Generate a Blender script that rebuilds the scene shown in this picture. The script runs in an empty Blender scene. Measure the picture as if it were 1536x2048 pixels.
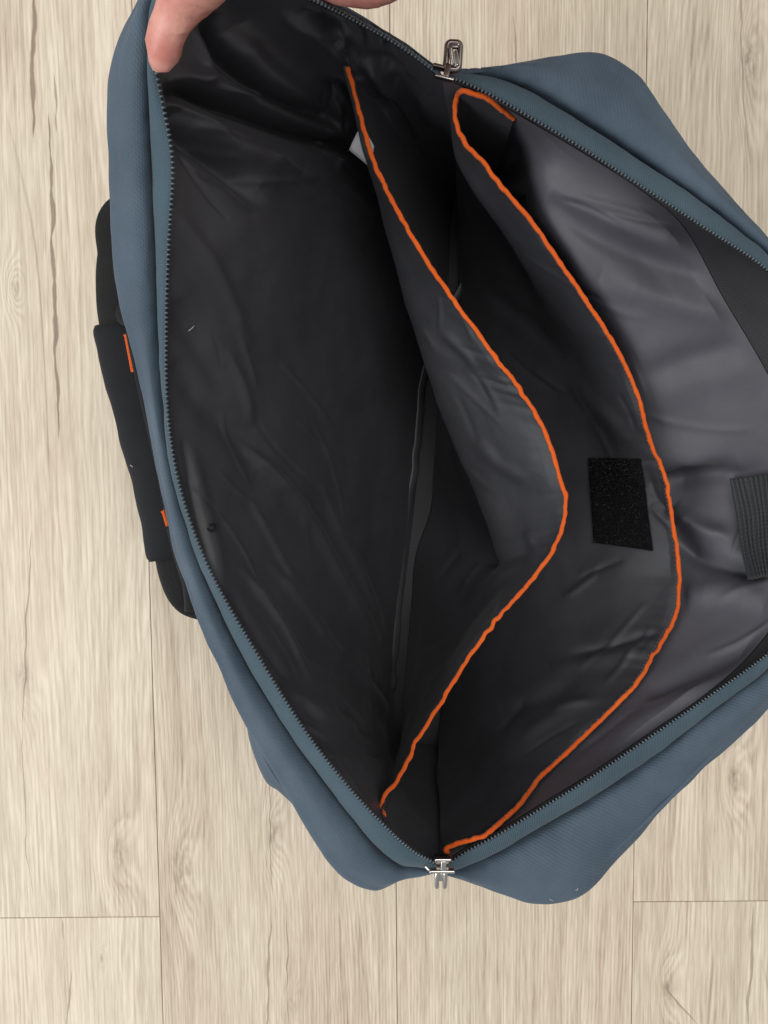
import bpy, bmesh, math, random
import numpy as np
from mathutils import Vector, Matrix, noise
from mathutils.bvhtree import BVHTree
random.seed(7); np.random.seed(7)
scene = bpy.context.scene
COL = scene.collection

# ------------------------------------------------------------------ camera, light, exposure
H = 0.571                      # lens height above the floor (m)
TILT = math.radians(4.0)
FPX = 1479.0                   # focal length in photo pixels (1536 x 2048)
CAM = Vector((0, H * math.tan(TILT), H))
cam_d = bpy.data.cameras.new('camera'); cam = bpy.data.objects.new('camera', cam_d); COL.objects.link(cam)
cam.location = CAM; cam.rotation_euler = (-TILT, 0, 0)
cam_d.sensor_fit = 'VERTICAL'; cam_d.sensor_height = 36
cam_d.lens = 36 * FPX / 2048; cam_d.clip_start = 0.01; cam_d.clip_end = 50
scene.camera = cam
scene.render.resolution_x = 768; scene.render.resolution_y = 1024

world = bpy.data.worlds.new('World'); scene.world = world; world.use_nodes = True
bg = world.node_tree.nodes['Background']; bg.inputs[0].default_value = (0.98, 0.98, 1.0, 1); bg.inputs[1].default_value = 0.33

def area(name, loc, target, size, power, col):
    d = bpy.data.lights.new(name, 'AREA'); d.shape = 'RECTANGLE'; d.size, d.size_y = size; d.energy = power; d.color = col
    o = bpy.data.objects.new(name, d); COL.objects.link(o); o.location = loc
    o.rotation_euler = (Vector(target) - Vector(loc)).to_track_quat('-Z', 'Y').to_euler()
    return o
area('window_light', (-2.3, -1.0, 1.9), (0, 0, 0.1), (1.7, 1.5), 58, (0.97, 0.98, 1.0))
area('ceiling_light', (0.3, 0.5, 2.4), (0, 0, 0), (1.6, 1.6), 28, (1.0, 0.965, 0.92))
vs = scene.view_settings; vs.view_transform = 'Standard'; vs.look = 'None'; vs.exposure = 0.0; vs.gamma = 1.0
vs.use_curve_mapping = False
scene.cycles.max_bounces = 6; scene.cycles.caustics_reflective = False; scene.cycles.caustics_refractive = False

# ------------------------------------------------------------------ helpers
_ct, _st = math.cos(TILT), math.sin(TILT)
def ray(px, py):
    x, y, z = (px - 768) / FPX, -(py - 1024) / FPX, -1.0
    return Vector((x, y * _ct + z * _st, -y * _st + z * _ct))      # Rx(-TILT)
def P(px, py, z):
    d = ray(px, py); t = (z - CAM.z) / d.z
    return CAM + d * t
def proj(A):
    """world points (n,3) -> photo pixels (n,2)"""
    A = np.asarray(A, float) - np.array(CAM)
    y = A[..., 1] * _ct - A[..., 2] * _st
    z = A[..., 1] * _st + A[..., 2] * _ct
    return np.stack([768 + FPX * A[..., 0] / -z, 1024 - FPX * y / -z], -1)

def pts(rows): return np.array([[*P(*p)] for p in rows])
def cat(A, n):
    """Catmull-Rom resampling along axis 0 to n samples"""
    A = np.asarray(A, float); m = len(A)
    t = np.linspace(0, m - 1, n); i = np.clip(t.astype(int), 0, m - 2); f = (t - i)
    f = f.reshape((-1,) + (1,) * (A.ndim - 1))
    ext = np.concatenate([2 * A[:1] - A[1:2], A, 2 * A[-1:] - A[-2:-1]])
    p0, p1, p2, p3 = ext[i], ext[i + 1], ext[i + 2], ext[i + 3]
    return 0.5 * (2 * p1 + (p2 - p0) * f + (2 * p0 - 5 * p1 + 4 * p2 - p3) * f ** 2 + (3 * p1 - p0 - 3 * p2 + p3) * f ** 3)
def loft(rows, nu, nv):
    """rows: list of (n,3) arrays -> (nv,nu,3) grid"""
    G = np.stack([cat(r, nu) for r in rows])
    return cat(G, nv)
def normals(G):
    du = np.gradient(G, axis=1); dv = np.gradient(G, axis=0)
    n = np.cross(du, dv); l = np.linalg.norm(n, axis=-1, keepdims=True); n = n / np.maximum(l, 1e-12)
    return n
def toward_cam(G):
    n = normals(G); v = np.array(CAM) - G
    s = np.sign((n * v).sum(-1).mean())
    return n * (s if s else 1)
def fbm(G, sc, seed=0, octs=2):
    out = np.zeros(G.shape[:-1])
    it = np.nditer(out, flags=['multi_index'], op_flags=['writeonly'])
    off = Vector((seed * 3.17, seed * 1.31, seed * 7.7))
    sc = Vector(sc) if hasattr(sc, '__len__') else Vector((sc, sc, sc))
    flat = G.reshape(-1, 3); r = np.empty(len(flat))
    for k, p in enumerate(flat):
        q = Vector((p[0] * sc.x, p[1] * sc.y, p[2] * sc.z)) + off
        r[k] = noise.noise(q) + (0.5 * noise.noise(q * 2.1) if octs > 1 else 0)
    return r.reshape(G.shape[:-1])
def crease(px, poly, w, taper=True):
    """gaussian profile around a fold line drawn through poly"""
    L = cat(np.array(poly, float), len(poly) * 8)
    out = np.zeros(px.shape[:-1]); lo, hi = L.min(0) - 3 * w, L.max(0) + 3 * w
    sel = ((px > lo) & (px < hi)).all(-1)
    if not sel.any(): return out
    q_ = px[sel]; best = np.full(len(q_), 1e9); bt = np.zeros(len(q_))
    for k in range(len(L) - 1):
        a, b = L[k], L[k + 1]; d = b - a; q = np.clip(((q_ - a) @ d) / (d @ d + 1e-9), 0, 1)
        dist = np.linalg.norm(q_ - (a + q[..., None] * d), axis=-1)
        m = dist < best; best = np.where(m, dist, best); bt = np.where(m, (k + q) / (len(L) - 1), bt)
    v = np.exp(-(best / w) ** 2)
    if taper: v = v * np.clip(np.minimum(bt, 1 - bt) * 4, 0, 1) ** 0.7
    out[sel] = v
    return out
def pulls(n, box, ang, spread, length, width, amp, seed):
    """many thin pulled lines of thin nylon: random slim folds that follow one direction"""
    r = random.Random(seed); out = []
    for _ in range(n):
        x, y = r.uniform(box[0], box[2]), r.uniform(box[1], box[3]); a = math.radians(ang + r.gauss(0, spread)); l = r.uniform(*length)
        c = r.uniform(-0.25, 0.25)
        P_ = [(x + l * t_ * math.cos(a + c * t_), y + l * t_ * math.sin(a + c * t_)) for t_ in (0, 0.33, 0.66, 1)]
        out.append((P_, r.uniform(*width), r.choice((1, 1, -1)) * r.uniform(*amp)))
    return out
def link(name, me, mat, parent=None, smooth=True):
    o = bpy.data.objects.new(name, me); COL.objects.link(o)
    if mat: me.materials.append(mat)
    if smooth and len(me.polygons): me.polygons.foreach_set('use_smooth', [True] * len(me.polygons))
    if parent: o.parent = parent
    return o
def grid_mesh(G, name, closed_u=False):
    nv, nu = G.shape[:2]
    idx = np.arange(nv * nu).reshape(nv, nu)
    if closed_u: idx = np.concatenate([idx, idx[:, :1]], 1)
    f = np.stack([idx[:-1, :-1], idx[:-1, 1:], idx[1:, 1:], idx[1:, :-1]], -1).reshape(-1, 4)
    me = bpy.data.meshes.new(name); me.from_pydata(G.reshape(-1, 3).tolist(), [], f.tolist())
    if not closed_u:
        cu = np.concatenate([[0], np.cumsum(np.linalg.norm(np.diff(G, axis=1), axis=-1).mean(0))])
        cv = np.concatenate([[0], np.cumsum(np.linalg.norm(np.diff(G, axis=0), axis=-1).mean(1))])
        U, V = np.meshgrid(cu, cv); uv = np.stack([U, V], -1).reshape(-1, 2)
        lay = me.uv_layers.new(name='UVMap')
        lay.data.foreach_set('uv', uv[f.reshape(-1)].astype(np.float32).ravel())
    me.update(); return me
def sheet(name, G, mat, parent=None, thick=0, offset=0):
    o = link(name, grid_mesh(G, name), mat, parent)
    if thick:
        m = o.modifiers.new('cloth', 'SOLIDIFY'); m.thickness = thick; m.offset = offset
    return o
def frames(C):
    C = np.asarray(C, float); T = np.gradient(C, axis=0); T /= np.linalg.norm(T, axis=1, keepdims=True)
    N = np.zeros_like(C); n = np.array([0.0, 0, 1.0])
    for k in range(len(C)):
        n = n - T[k] * (n @ T[k]); l = np.linalg.norm(n)
        n = n / l if l > 1e-6 else np.array([1.0, 0, 0]); N[k] = n
    return T, N, np.cross(T, N)
def tube_grid(C, ra, rb=None, seg=8, up=None, power=2.0):
    """sweep of a super-ellipse: ra across (binormal), rb along the up normal"""
    C = np.asarray(C, float); T, N, B = frames(C)
    if up is not None:
        U = np.asarray(up, float); U = np.broadcast_to(U, C.shape); N = U - T * (U * T).sum(1, keepdims=True)
        N /= np.linalg.norm(N, axis=1, keepdims=True); B = np.cross(T, N)
    ra = np.broadcast_to(np.asarray(ra, float), (len(C),)); rb = ra if rb is None else np.broadcast_to(np.asarray(rb, float), (len(C),))
    a = np.linspace(0, 2 * math.pi, seg, endpoint=False); e = 2.0 / power
    ca = np.sign(np.cos(a)) * np.abs(np.cos(a)) ** e; sa = np.sign(np.sin(a)) * np.abs(np.sin(a)) ** e
    return C[:, None] + B[:, None] * (ra[:, None, None] * ca[None, :, None]) + N[:, None] * (rb[:, None, None] * sa[None, :, None])
def tube(name, C, ra, mat, parent=None, rb=None, seg=8, up=None, power=2.0, caps=True):
    G = tube_grid(C, ra, rb, seg, up, power)
    me = grid_mesh(G, name, True)
    if caps:
        bm = bmesh.new(); bm.from_mesh(me); bm.verts.ensure_lookup_table(); n = len(G)
        bm.faces.new([bm.verts[k] for k in range(seg)]); bm.faces.new([bm.verts[(n - 1) * seg + k] for k in reversed(range(seg))])
        bmesh.ops.recalc_face_normals(bm, faces=bm.faces); bm.to_mesh(me); bm.free()
    return link(name, me, mat, parent)
def empty(name, loc, parent=None):
    o = bpy.data.objects.new(name, None); COL.objects.link(o); o.location = loc; o.empty_display_size = 0.02
    if parent: o.parent = parent
    return o
def tag(o, label=None, cat_=None, group=None, kind=None):
    if label: o['label'] = label
    if cat_: o['category'] = cat_
    if group: o['group'] = group
    if kind: o['kind'] = kind
    return o
def bvh_of(G):
    nv, nu = G.shape[:2]; idx = np.arange(nv * nu).reshape(nv, nu)
    f = np.stack([idx[:-1, :-1], idx[:-1, 1:], idx[1:, 1:], idx[1:, :-1]], -1).reshape(-1, 4)
    return BVHTree.FromPolygons([Vector(p) for p in G.reshape(-1, 3)], [tuple(int(i) for i in q) for q in f])
def drape(bvh, px, py, off):
    """point of a surface that lies under photo pixel (px,py), lifted off it by off"""
    d = ray(px, py).normalized(); loc, n, i, dist = bvh.ray_cast(CAM, d)
    if loc is None: return None
    if n.dot(d) > 0: n = -n
    return loc + n * off

# ------------------------------------------------------------------ materials
class NT:
    def __init__(self, name):
        self.m = bpy.data.materials.new(name); self.m.use_nodes = True; self.t = self.m.node_tree
        self.b = self.t.nodes['Principled BSDF']
    def n(self, typ, **kw):
        o = self.t.nodes.new(typ)
        for k, v in kw.items():
            if k.startswith('_'): setattr(o, k[1:], v)
            else: self.put(o.inputs[k.replace('__', ' ')], v)
        return o
    def put(self, sock, v):
        if hasattr(v, 'is_output') or isinstance(v, bpy.types.NodeSocket): self.t.links.new(v, sock)
        else: sock.default_value = (*v, 1) if sock.type == 'RGBA' and len(v) == 3 else v
    def math(self, op, a, b=None, c=None, clamp=False):
        o = self.t.nodes.new('ShaderNodeMath'); o.operation = op; o.use_clamp = clamp
        for i, v in enumerate((a, b, c)):
            if v is not None: self.put(o.inputs[i], v)
        return o.outputs[0]
    def vmath(self, op, a, b):
        o = self.t.nodes.new('ShaderNodeVectorMath'); o.operation = op
        self.put(o.inputs[0], a); self.put(o.inputs[1], b); return o.outputs[0]
    def noise(self, vec, scale, detail=2, rough=0.5, dist=0.0):
        o = self.t.nodes.new('ShaderNodeTexNoise'); self.put(o.inputs['Vector'], vec); o.inputs['Scale'].default_value = scale
        o.inputs['Detail'].default_value = detail; o.inputs['Roughness'].default_value = rough; o.inputs['Distortion'].default_value = dist
        return o.outputs['Fac']
    def ramp(self, fac, stops):
        o = self.t.nodes.new('ShaderNodeValToRGB'); self.put(o.inputs[0], fac); e = o.color_ramp.elements
        while len(e) < len(stops): e.new(0.5)
        for s, (p, c) in zip(e, stops):
            s.position = p; s.color = (*c, 1) if len(c) == 3 else c
        return o.outputs[0]
    def rangemap(self, v, a, b, c=0.0, d=1.0):
        o = self.t.nodes.new('ShaderNodeMapRange'); o.clamp = True
        for i, x in enumerate((v, a, b, c, d)): self.put(o.inputs[i], x)
        return o.outputs[0]
    def mix(self, fac, a, b, mode='MIX'):
        o = self.t.nodes.new('ShaderNodeMix'); o.data_type = 'RGBA'; o.blend_type = mode
        self.put(o.inputs[0], fac)
        for s, v in ((o.inputs[6], a), (o.inputs[7], b)):
            self.put(s, v)
        return o.outputs[2]
    def bump(self, h, strength, dist, nrm=None):
        o = self.t.nodes.new('ShaderNodeBump'); self.put(o.inputs['Height'], h); o.inputs['Strength'].default_value = strength
        o.inputs['Distance'].default_value = dist
        if nrm: self.put(o.inputs['Normal'], nrm)
        return o.outputs[0]
    def set(self, **kw):
        for k, v in kw.items():
            s = self.b.inputs[k.replace('__', ' ')]
            self.put(s, v)
        return self.m

def fabric(name, col, col2, rough, weave, bstr, sheen=0.0, spec=0.4, twill=True, crinkle=0.0):
    t = NT(name); co = t.n('ShaderNodeTexCoord'); ob = co.outputs['Object']; uv = co.outputs['UV']
    w1 = t.n('ShaderNodeTexWave', _wave_type='BANDS', _bands_direction='DIAGONAL' if twill else 'X', Vector=uv, Scale=weave, Distortion=0.6, Detail=1.0)
    w2 = t.n('ShaderNodeTexWave', _wave_type='BANDS', _bands_direction='Y', Vector=uv, Scale=weave * 1.3, Distortion=0.6, Detail=1.0)
    w = t.math('ADD', w1.outputs['Fac'], t.math('MULTIPLY', w2.outputs['Fac'], 0.5))
    fine = t.noise(ob, 900, 2, 0.6); big = t.noise(ob, 22, 3, 0.6)
    f = t.math('ADD', t.math('MULTIPLY', big, 0.75), t.math('MULTIPLY', fine, 0.25))
    c = t.mix(t.rangemap(f, 0.32, 0.68), col, col2)
    hgt = t.math('ADD', w, fine)
    nb = t.bump(hgt, bstr, 0.0004)
    if crinkle:
        cr = t.noise(ob, 60, 3, 0.55, 0.8); nb = t.bump(cr, crinkle, 0.004, nb)
    t.set(Base__Color=c, Roughness=rough, Normal=nb, Sheen__Weight=sheen, Sheen__Roughness=0.4)
    t.b.inputs['Specular IOR Level'].default_value = spec
    return t.m
M = {}
M['blue'] = fabric('blue_canvas', (0.060, 0.089, 0.121), (0.092, 0.128, 0.166), 0.8, 300, 0.26, 0.12, 0.3)
M['tape'] = fabric('blue_zipper_tape', (0.056, 0.094, 0.119), (0.074, 0.118, 0.146), 0.75, 290, 0.5, 0.1, 0.3, False)
M['lining'] = fabric('charcoal_lining', (0.033, 0.034, 0.039), (0.045, 0.046, 0.052), 0.42, 900, 0.12, 0.05, 0.5, False, 0.07)
M['lining_lit'] = fabric('lit_lining', (0.074, 0.074, 0.088), (0.088, 0.088, 0.105), 0.50, 900, 0.15, 0.05, 0.45, False, 0.06)  # lining made lighter: light falling on the right panel put into its colour
M['divider'] = fabric('divider_nylon', (0.031, 0.032, 0.037), (0.043, 0.044, 0.050), 0.48, 900, 0.15, 0.05, 0.40, False, 0.07)
M['lining_shade'] = fabric('shaded_lining', (0.020, 0.020, 0.022), (0.030, 0.030, 0.032), 0.6, 500, 0.3, 0.05, 0.4)  # lining blackened: shade below the zipper and at the bottom put into colour
M['webbing'] = fabric('black_webbing', (0.010, 0.010, 0.010), (0.018, 0.018, 0.018), 0.7, 260, 0.6, 0.05, 0.35)
M['neoprene'] = fabric('black_neoprene', (0.012, 0.013, 0.015), (0.017, 0.018, 0.021), 0.75, 700, 0.2, 0.1, 0.3)
M['orange'] = fabric('orange_binding', (0.66, 0.098, 0.012), (0.78, 0.145, 0.022), 0.85, 300, 1.0, 0.2, 0.15)
M['label'] = fabric('white_label', (0.42, 0.43, 0.45), (0.5, 0.51, 0.53), 0.5, 400, 0.1, 0, 0.4)
M['hook'] = fabric('hook_and_loop', (0.004, 0.004, 0.005), (0.012, 0.012, 0.012), 0.95, 500, 1.0, 0.0, 0.1)
M['elastic'] = fabric('ribbed_elastic', (0.026, 0.029, 0.031), (0.050, 0.055, 0.057), 0.7, 420, 0.8, 0.1, 0.3)
t = NT('nap_fibre'); M['nap'] = t.set(Base__Color=(0.028, 0.029, 0.03), Roughness=0.5)
t = NT('zipper_coil'); M['coil'] = t.set(Base__Color=(0.10, 0.125, 0.145), Roughness=0.22, Metallic=0.35)
t = NT('silver_metal'); M['silver'] = t.set(Base__Color=(0.62, 0.60, 0.57), Metallic=1.0, Roughness=0.24)
t = NT('gunmetal'); M['gun'] = t.set(Base__Color=(0.27, 0.24, 0.225), Metallic=1.0, Roughness=0.28)
t = NT('thread'); M['thread'] = t.set(Base__Color=(0.006, 0.006, 0.006), Roughness=0.7)
t = NT('grey_thread'); M['gthread'] = t.set(Base__Color=(0.10, 0.10, 0.11), Roughness=0.7)
t = NT('skin'); ob = t.n('ShaderNodeTexCoord').outputs['Object']
c = t.mix(t.rangemap(t.noise(ob, 70, 3), 0.35, 0.68), (0.58, 0.225, 0.185), (0.72, 0.37, 0.30)); c = t.mix(t.rangemap(t.noise(ob, 260, 3, 0.6), 0.52, 0.75, 0, 0.5), c, (0.50, 0.16, 0.13))
M['skin'] = t.set(Base__Color=c, Roughness=0.46, Subsurface__Weight=0.18, Subsurface__Radius=(0.006, 0.0022, 0.0012),
                  Normal=t.bump(t.noise(ob, 420, 4, 0.6), 0.3, 0.0007))
t.b.inputs['Subsurface Scale'].default_value = 1.0

def wood(name, seed, cracks=(), knots=(), phase_x=70.0, ring=9.0, tone=0.0, ringstr=0.7):
    """pale printed oak; cracks = (x, y0, y1, halfwidth, strength), knots = (x, y, r) in plank metres"""
    t = NT(name); co = t.n('ShaderNodeTexCoord').outputs['Object']
    sp = t.n('ShaderNodeSeparateXYZ', Vector=co); X, Y = sp.outputs[0], sp.outputs[1]
    def vec(sx, sy, k=0.0):
        c = t.n('ShaderNodeCombineXYZ'); t.put(c.inputs[0], t.math('MULTIPLY', X, sx)); t.put(c.inputs[1], t.math('MULTIPLY', Y, sy))
        c.inputs[2].default_value = seed * 3.71 + k; return c.outputs[0]
    low = t.noise(vec(8, 0.75), 1.0, 2, 0.45, 0.15)
    warp = t.noise(vec(45, 9, 5), 1.0, 2, 0.5)
    ph = t.math('ADD', t.math('MULTIPLY', low, ring), t.math('MULTIPLY', X, phase_x * 0.55))
    ph = t.math('ADD', ph, t.math('MULTIPLY', warp, 0.55))
    kmask = None
    for (kx, ky, kr) in knots:
        dx = t.math('MULTIPLY', t.math('SUBTRACT', X, kx), 1.0 / kr); dy = t.math('MULTIPLY', t.math('SUBTRACT', Y, ky), 0.42 / kr)
        d2 = t.math('ADD', t.math('MULTIPLY', dx, dx), t.math('MULTIPLY', dy, dy))
        g = t.math('EXPONENT', t.math('MULTIPLY', d2, -0.30))
        ph = t.math('ADD', ph, t.math('MULTIPLY', g, 1.5))
        g2 = t.math('EXPONENT', t.math('MULTIPLY', d2, -1.0))
        kmask = g2 if kmask is None else t.math('MAXIMUM', kmask, g2)
    fr = t.math('FRACT', ph)
    ringv = t.math('POWER', fr, 2.2)                                  # saw profile: soft spring side, dark late-wood line
    ringv = t.math('MULTIPLY', ringv, t.rangemap(fr, 1.0, 0.9))
    ph2 = t.math('ADD', t.math('MULTIPLY', ph, 3.0), t.math('MULTIPLY', X, 170.0)); ph2 = t.math('ADD', ph2, t.math('MULTIPLY', t.noise(vec(150, 16, 6), 1.0, 2), 1.6))
    line = t.math('MULTIPLY', t.math('ADD', t.math('SINE', t.math('MULTIPLY', ph2, 6.2832)), 1.0), 0.5)
    line = t.math('MULTIPLY', line, t.rangemap(t.noise(vec(60, 9, 7), 1.0, 2), 0.35, 0.6, 0.15, 1.0))
    fib = t.noise(vec(520, 7, 1), 1.0, 3, 0.6)
    fib2 = t.noise(vec(950, 26, 2), 1.0, 2, 0.6)
    st = t.noise(vec(170, 5, 3), 1.0, 2, 0.5)
    bl = t.noise(vec(20, 3.5, 4), 1.0, 3, 0.55)
    fleck = t.noise(vec(600, 45, 8), 1.0, 2, 0.6)
    v = t.math('MULTIPLY', fib, 0.60)
    v = t.math('ADD', v, t.math('MULTIPLY', fib2, 0.48))
    v = t.math('ADD', v, t.math('MULTIPLY', st, 0.28))
    v = t.math('ADD', v, t.math('MULTIPLY', bl, 0.34))
    v = t.math('ADD', v, t.math('MULTIPLY', fleck, 0.50))
    v = t.math('SUBTRACT', v, t.math('MULTIPLY', ringv, t.math('MULTIPLY', t.rangemap(t.noise(vec(9, 1.1, 17), 1.0, 1), 0.40, 0.62, 0.12, 1.0), ringstr * 0.36)))
    v = t.math('ADD', t.math('ADD', v, tone - 0.145), t.math('MULTIPLY', line, 0.20))
    c = t.ramp(t.rangemap(v, 0.56, 1.28), [(0.0, (0.37, 0.288, 0.205)), (0.26, (0.545, 0.456, 0.340)), (0.55, (0.672, 0.582, 0.450)), (1.0, (0.86, 0.775, 0.615))])
    pk = t.rangemap(t.noise(vec(14, 4.5, 9), 1.0, 2), 0.42, 0.66)     # rosier and yellower patches of the print
    c = t.mix(t.math('MULTIPLY', pk, 0.60), c, t.mix(1.0, c, (0.965, 0.915, 0.925), 'MULTIPLY'))
    # long splits of the print where the grain opened
    cn = t.noise(vec(10, 1.3, 11), 1.0, 1); cd = t.math('ABSOLUTE', t.math('SUBTRACT', cn, 0.5))
    gate = t.rangemap(t.noise(vec(3, 3.1, 12), 1.0, 1), 0.56, 0.62)
    auto = t.math('MULTIPLY', t.rangemap(cd, 0.0055, 0.0015), gate)
    c = t.mix(t.math('MULTIPLY', auto, 0.40), c, (0.22, 0.15, 0.10))
    for (cx, y0, y1, hw, stg, lean) in cracks:
        wob = t.math('MULTIPLY', t.math('SUBTRACT', t.noise(vec(0, 14, 20 + cx * 40), 1.0, 3, 0.6), 0.5), 0.012)
        xc = t.math('ADD', t.math('ADD', wob, cx), t.math('MULTIPLY', t.math('SUBTRACT', Y, (y0 + y1) / 2), lean))
        dd = t.math('ABSOLUTE', t.math('SUBTRACT', X, xc))
        q = t.math('DIVIDE', t.math('SUBTRACT', Y, y0), y1 - y0)
        prof = t.math('MULTIPLY', t.math('MULTIPLY', q, t.math('SUBTRACT', 1.0, q)), 4.0, clamp=True)
        wid = t.math('MULTIPLY', t.math('POWER', prof, 0.6), t.math('MULTIPLY', t.rangemap(t.noise(vec(0, 45, 30 + cx * 9), 1.0, 2), 0.3, 0.7, 0.35, 1.3), hw))
        mk = t.rangemap(t.math('DIVIDE', dd, t.math('ADD', wid, 1e-5)), 1.25, 0.6)
        mk = t.math('MULTIPLY', mk, t.math('GREATER_THAN', prof, 0.004))
        c = t.mix(t.math('MULTIPLY', mk, stg), c, (0.245, 0.175, 0.125))
    if kmask is not None:
        kn = t.math('MULTIPLY', t.math('POWER', kmask, 1.8), t.rangemap(t.noise(vec(330, 120, 15), 1.0, 3), 0.30, 0.75))
        c = t.mix(t.math('MULTIPLY', kn, 0.75), c, (0.20, 0.145, 0.095))
    rg = t.rangemap(fib, 0.3, 0.7, 0.56, 0.44)
    nb = t.bump(fib, 0.16, 0.0006)
    t.set(Base__Color=c, Roughness=rg, Normal=nb); t.b.inputs['Specular IOR Level'].default_value = 0.35
    return t.m

# ------------------------------------------------------------------ the floor: planks
ANG = 0.0083
PW = 0.1905
floor_me = bpy.data.meshes.new('floor')
bm = bmesh.new(); bmesh.ops.create_cube(bm, size=1.0); bmesh.ops.scale(bm, vec=(3.4, 3.4, 0.03), verts=bm.verts)
bmesh.ops.translate(bm, vec=(0, 0, -0.015 - 0.0075), verts=bm.verts); bm.to_mesh(floor_me); bm.free()
t = NT('plank_joint'); M['joint'] = t.set(Base__Color=(0.24, 0.18, 0.13), Roughness=0.8)  # brown of the slab that shows in the plank joints
floor = tag(link('floor', floor_me, M['joint'], smooth=False), 'pale oak plank floor under the bag', 'floor', kind='structure')
rotz = Matrix.Rotation(ANG, 4, 'Z')
def to_plank(px, py):
    v = rotz.inverted() @ P(px, py, 0); return v.x, v.y
X0 = to_plank(787, 1024)[0]
def plank(x0, x1, y0, y1, mat):
    g = 0.00022
    bm = bmesh.new(); bmesh.ops.create_cube(bm, size=1.0)
    bmesh.ops.scale(bm, vec=(x1 - x0 - 2 * g, y1 - y0 - 2 * g, 0.007), verts=bm.verts)
    bmesh.ops.translate(bm, vec=(0, 0, -0.0035), verts=bm.verts)
    ed = [e for e in bm.edges if all(v.co.z > -0.001 for v in e.verts)]
    bmesh.ops.bevel(bm, geom=ed, offset=0.0005, segments=2, profile=0.6, affect='EDGES')
    me = bpy.data.meshes.new('plank'); bm.to_mesh(me); bm.free()
    o = link('plank', me, mat, floor, smooth=False)
    o.location = rotz @ Vector(((x0 + x1) / 2, (y0 + y1) / 2, 0)); o.rotation_euler = (0, 0, ANG)
    return o, ((x0 + x1) / 2, (y0 + y1) / 2)
def loc_of(c, px, py):
    x, y = to_plank(px, py); return x - c[0], y - c[1]
def mk_cracks(c, L):
    out = []
    for (pa, pb, hw, s) in L:
        xa, ya = loc_of(c, *pa); xb, yb = loc_of(c, *pb)
        y0, y1 = min(ya, yb), max(ya, yb)
        lean = (xb - xa) / (yb - ya); out.append(((xa + xb) / 2, y0, y1, hw, s, lean))
    return out
PL = 1.22
j0 = to_plank(160, 1835)[1]; j3 = to_plank(1400, 1803)[1]
gen = [wood('oak_print_%s' % 'abcd'[k], 20 + k) for k in range(3)]
joints = {-3: 0.35, -2: j0, -1: 0.72, 0: -0.62, 1: j3, 2: 0.41, -4: -0.1, 3: -0.3}
views = {
 (-2, 'hi'): dict(tone=0.05, seed=1, ring=13, phase_x=60, cr=[((66, -60), (68, 275), 0.0020, 0.8), ((98, 225), (118, 880), 0.0019, 0.8), ((108, 145), (111, 265), 0.0009, 0.6),
                       ((58, 1060), (42, 1500), 0.0007, 0.6), ((40, 1480), (64, 1800), 0.0007, 0.55)], kn=[(48, 1352, 0.006), (238, 1708, 0.008), (30, 575, 0.004)]),
 (-2, 'lo'): dict(seed=2, ring=12, phase_x=70, tone=0.04, cr=[((140, 1940), (128, 2060), 0.0009, 0.6), ((124, 1840), (130, 1880), 0.0006, 0.5)], kn=[(203, 1917, 0.0018)]),
 (-1, 'lo'): dict(tone=-0.03, seed=3, ring=9, phase_x=110, cr=[((535, 1560), (548, 1780), 0.0006, 0.65), ((543, 1830), (530, 2080), 0.0013, 0.6), ((568, 1800), (578, 2048), 0.0006, 0.7)],
                  kn=[(548, 1665, 0.007), (362, 1735, 0.011), (585, 2012, 0.004)]),
 (0, 'hi'): dict(seed=4, ring=6, phase_x=130, tone=-0.05, ringstr=0.5, cr=[((1029, 30), (1034, 130), 0.0011, 0.55)], kn=[]),
 (1, 'hi'): dict(tone=0.02, seed=5, ring=15, phase_x=40, cr=[((1475, -80), (1500, 330), 0.0010, 0.45)], kn=[(1500, 120, 0.010), (1470, 1560, 0.008)]),
 (1, 'lo'): dict(seed=6, ring=9, phase_x=80, tone=0.02, cr=[((1512, 1810), (1490, 2080), 0.0013, 0.55), ((1325, 1970), (1395, 2050), 0.0010, 0.6)], kn=[(1335, 1975, 0.007)]),
}
for k in range(-9, 9):
    x0 = X0 + k * PW; x1 = x0 + PW; j = joints.get(k, ((k * 0.37) % 1.0) - 0.5)
    spans = [(j - PL, j), (j, j + PL)]
    while spans[0][0] > -1.5: spans.insert(0, (spans[0][0] - PL, spans[0][0]))
    while spans[-1][1] < 1.5: spans.append((spans[-1][1], spans[-1][1] + PL))
    for (a, b) in spans:
        key = None
        if k in (-2, 1):
            if abs(a - j) < 1e-6: key = (k, 'hi')
            if abs(b - j) < 1e-6: key = (k, 'lo')
        elif k == -1 and a < 0 < b: key = (k, 'lo')
        elif k == 0 and a < 0 < b: key = (k, 'hi')
        c = ((x0 + x1) / 2, (a + b) / 2)
        if key in views:
            d = views[key]
            kn = [(*loc_of(c, q[0], q[1]), q[2]) for q in d['kn']]
            mat = wood('oak_print_%d' % d['seed'], d['seed'], mk_cracks(c, d['cr']), kn, d['phase_x'], d['ring'], d.get('tone', 0), d.get('ringstr', 0.7))
        else: mat = gen[(k + len(spans)) % 3]
        plank(x0, x1, a, b, mat)

# ------------------------------------------------------------------ the bag
bag = empty('laptop_bag', (0.05, 0.0, 0.0))
tag(bag, 'open blue fabric laptop bag with dark grey lining and orange edged dividers', 'bag')
def under(o):
    o.matrix_parent_inverse = bag.matrix_world.inverted() if False else Matrix.Translation((-0.05, 0, 0)); return o
def part(o, parent=bag):
    o.parent = parent
    if parent is bag: under(o)
    return o

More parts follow.
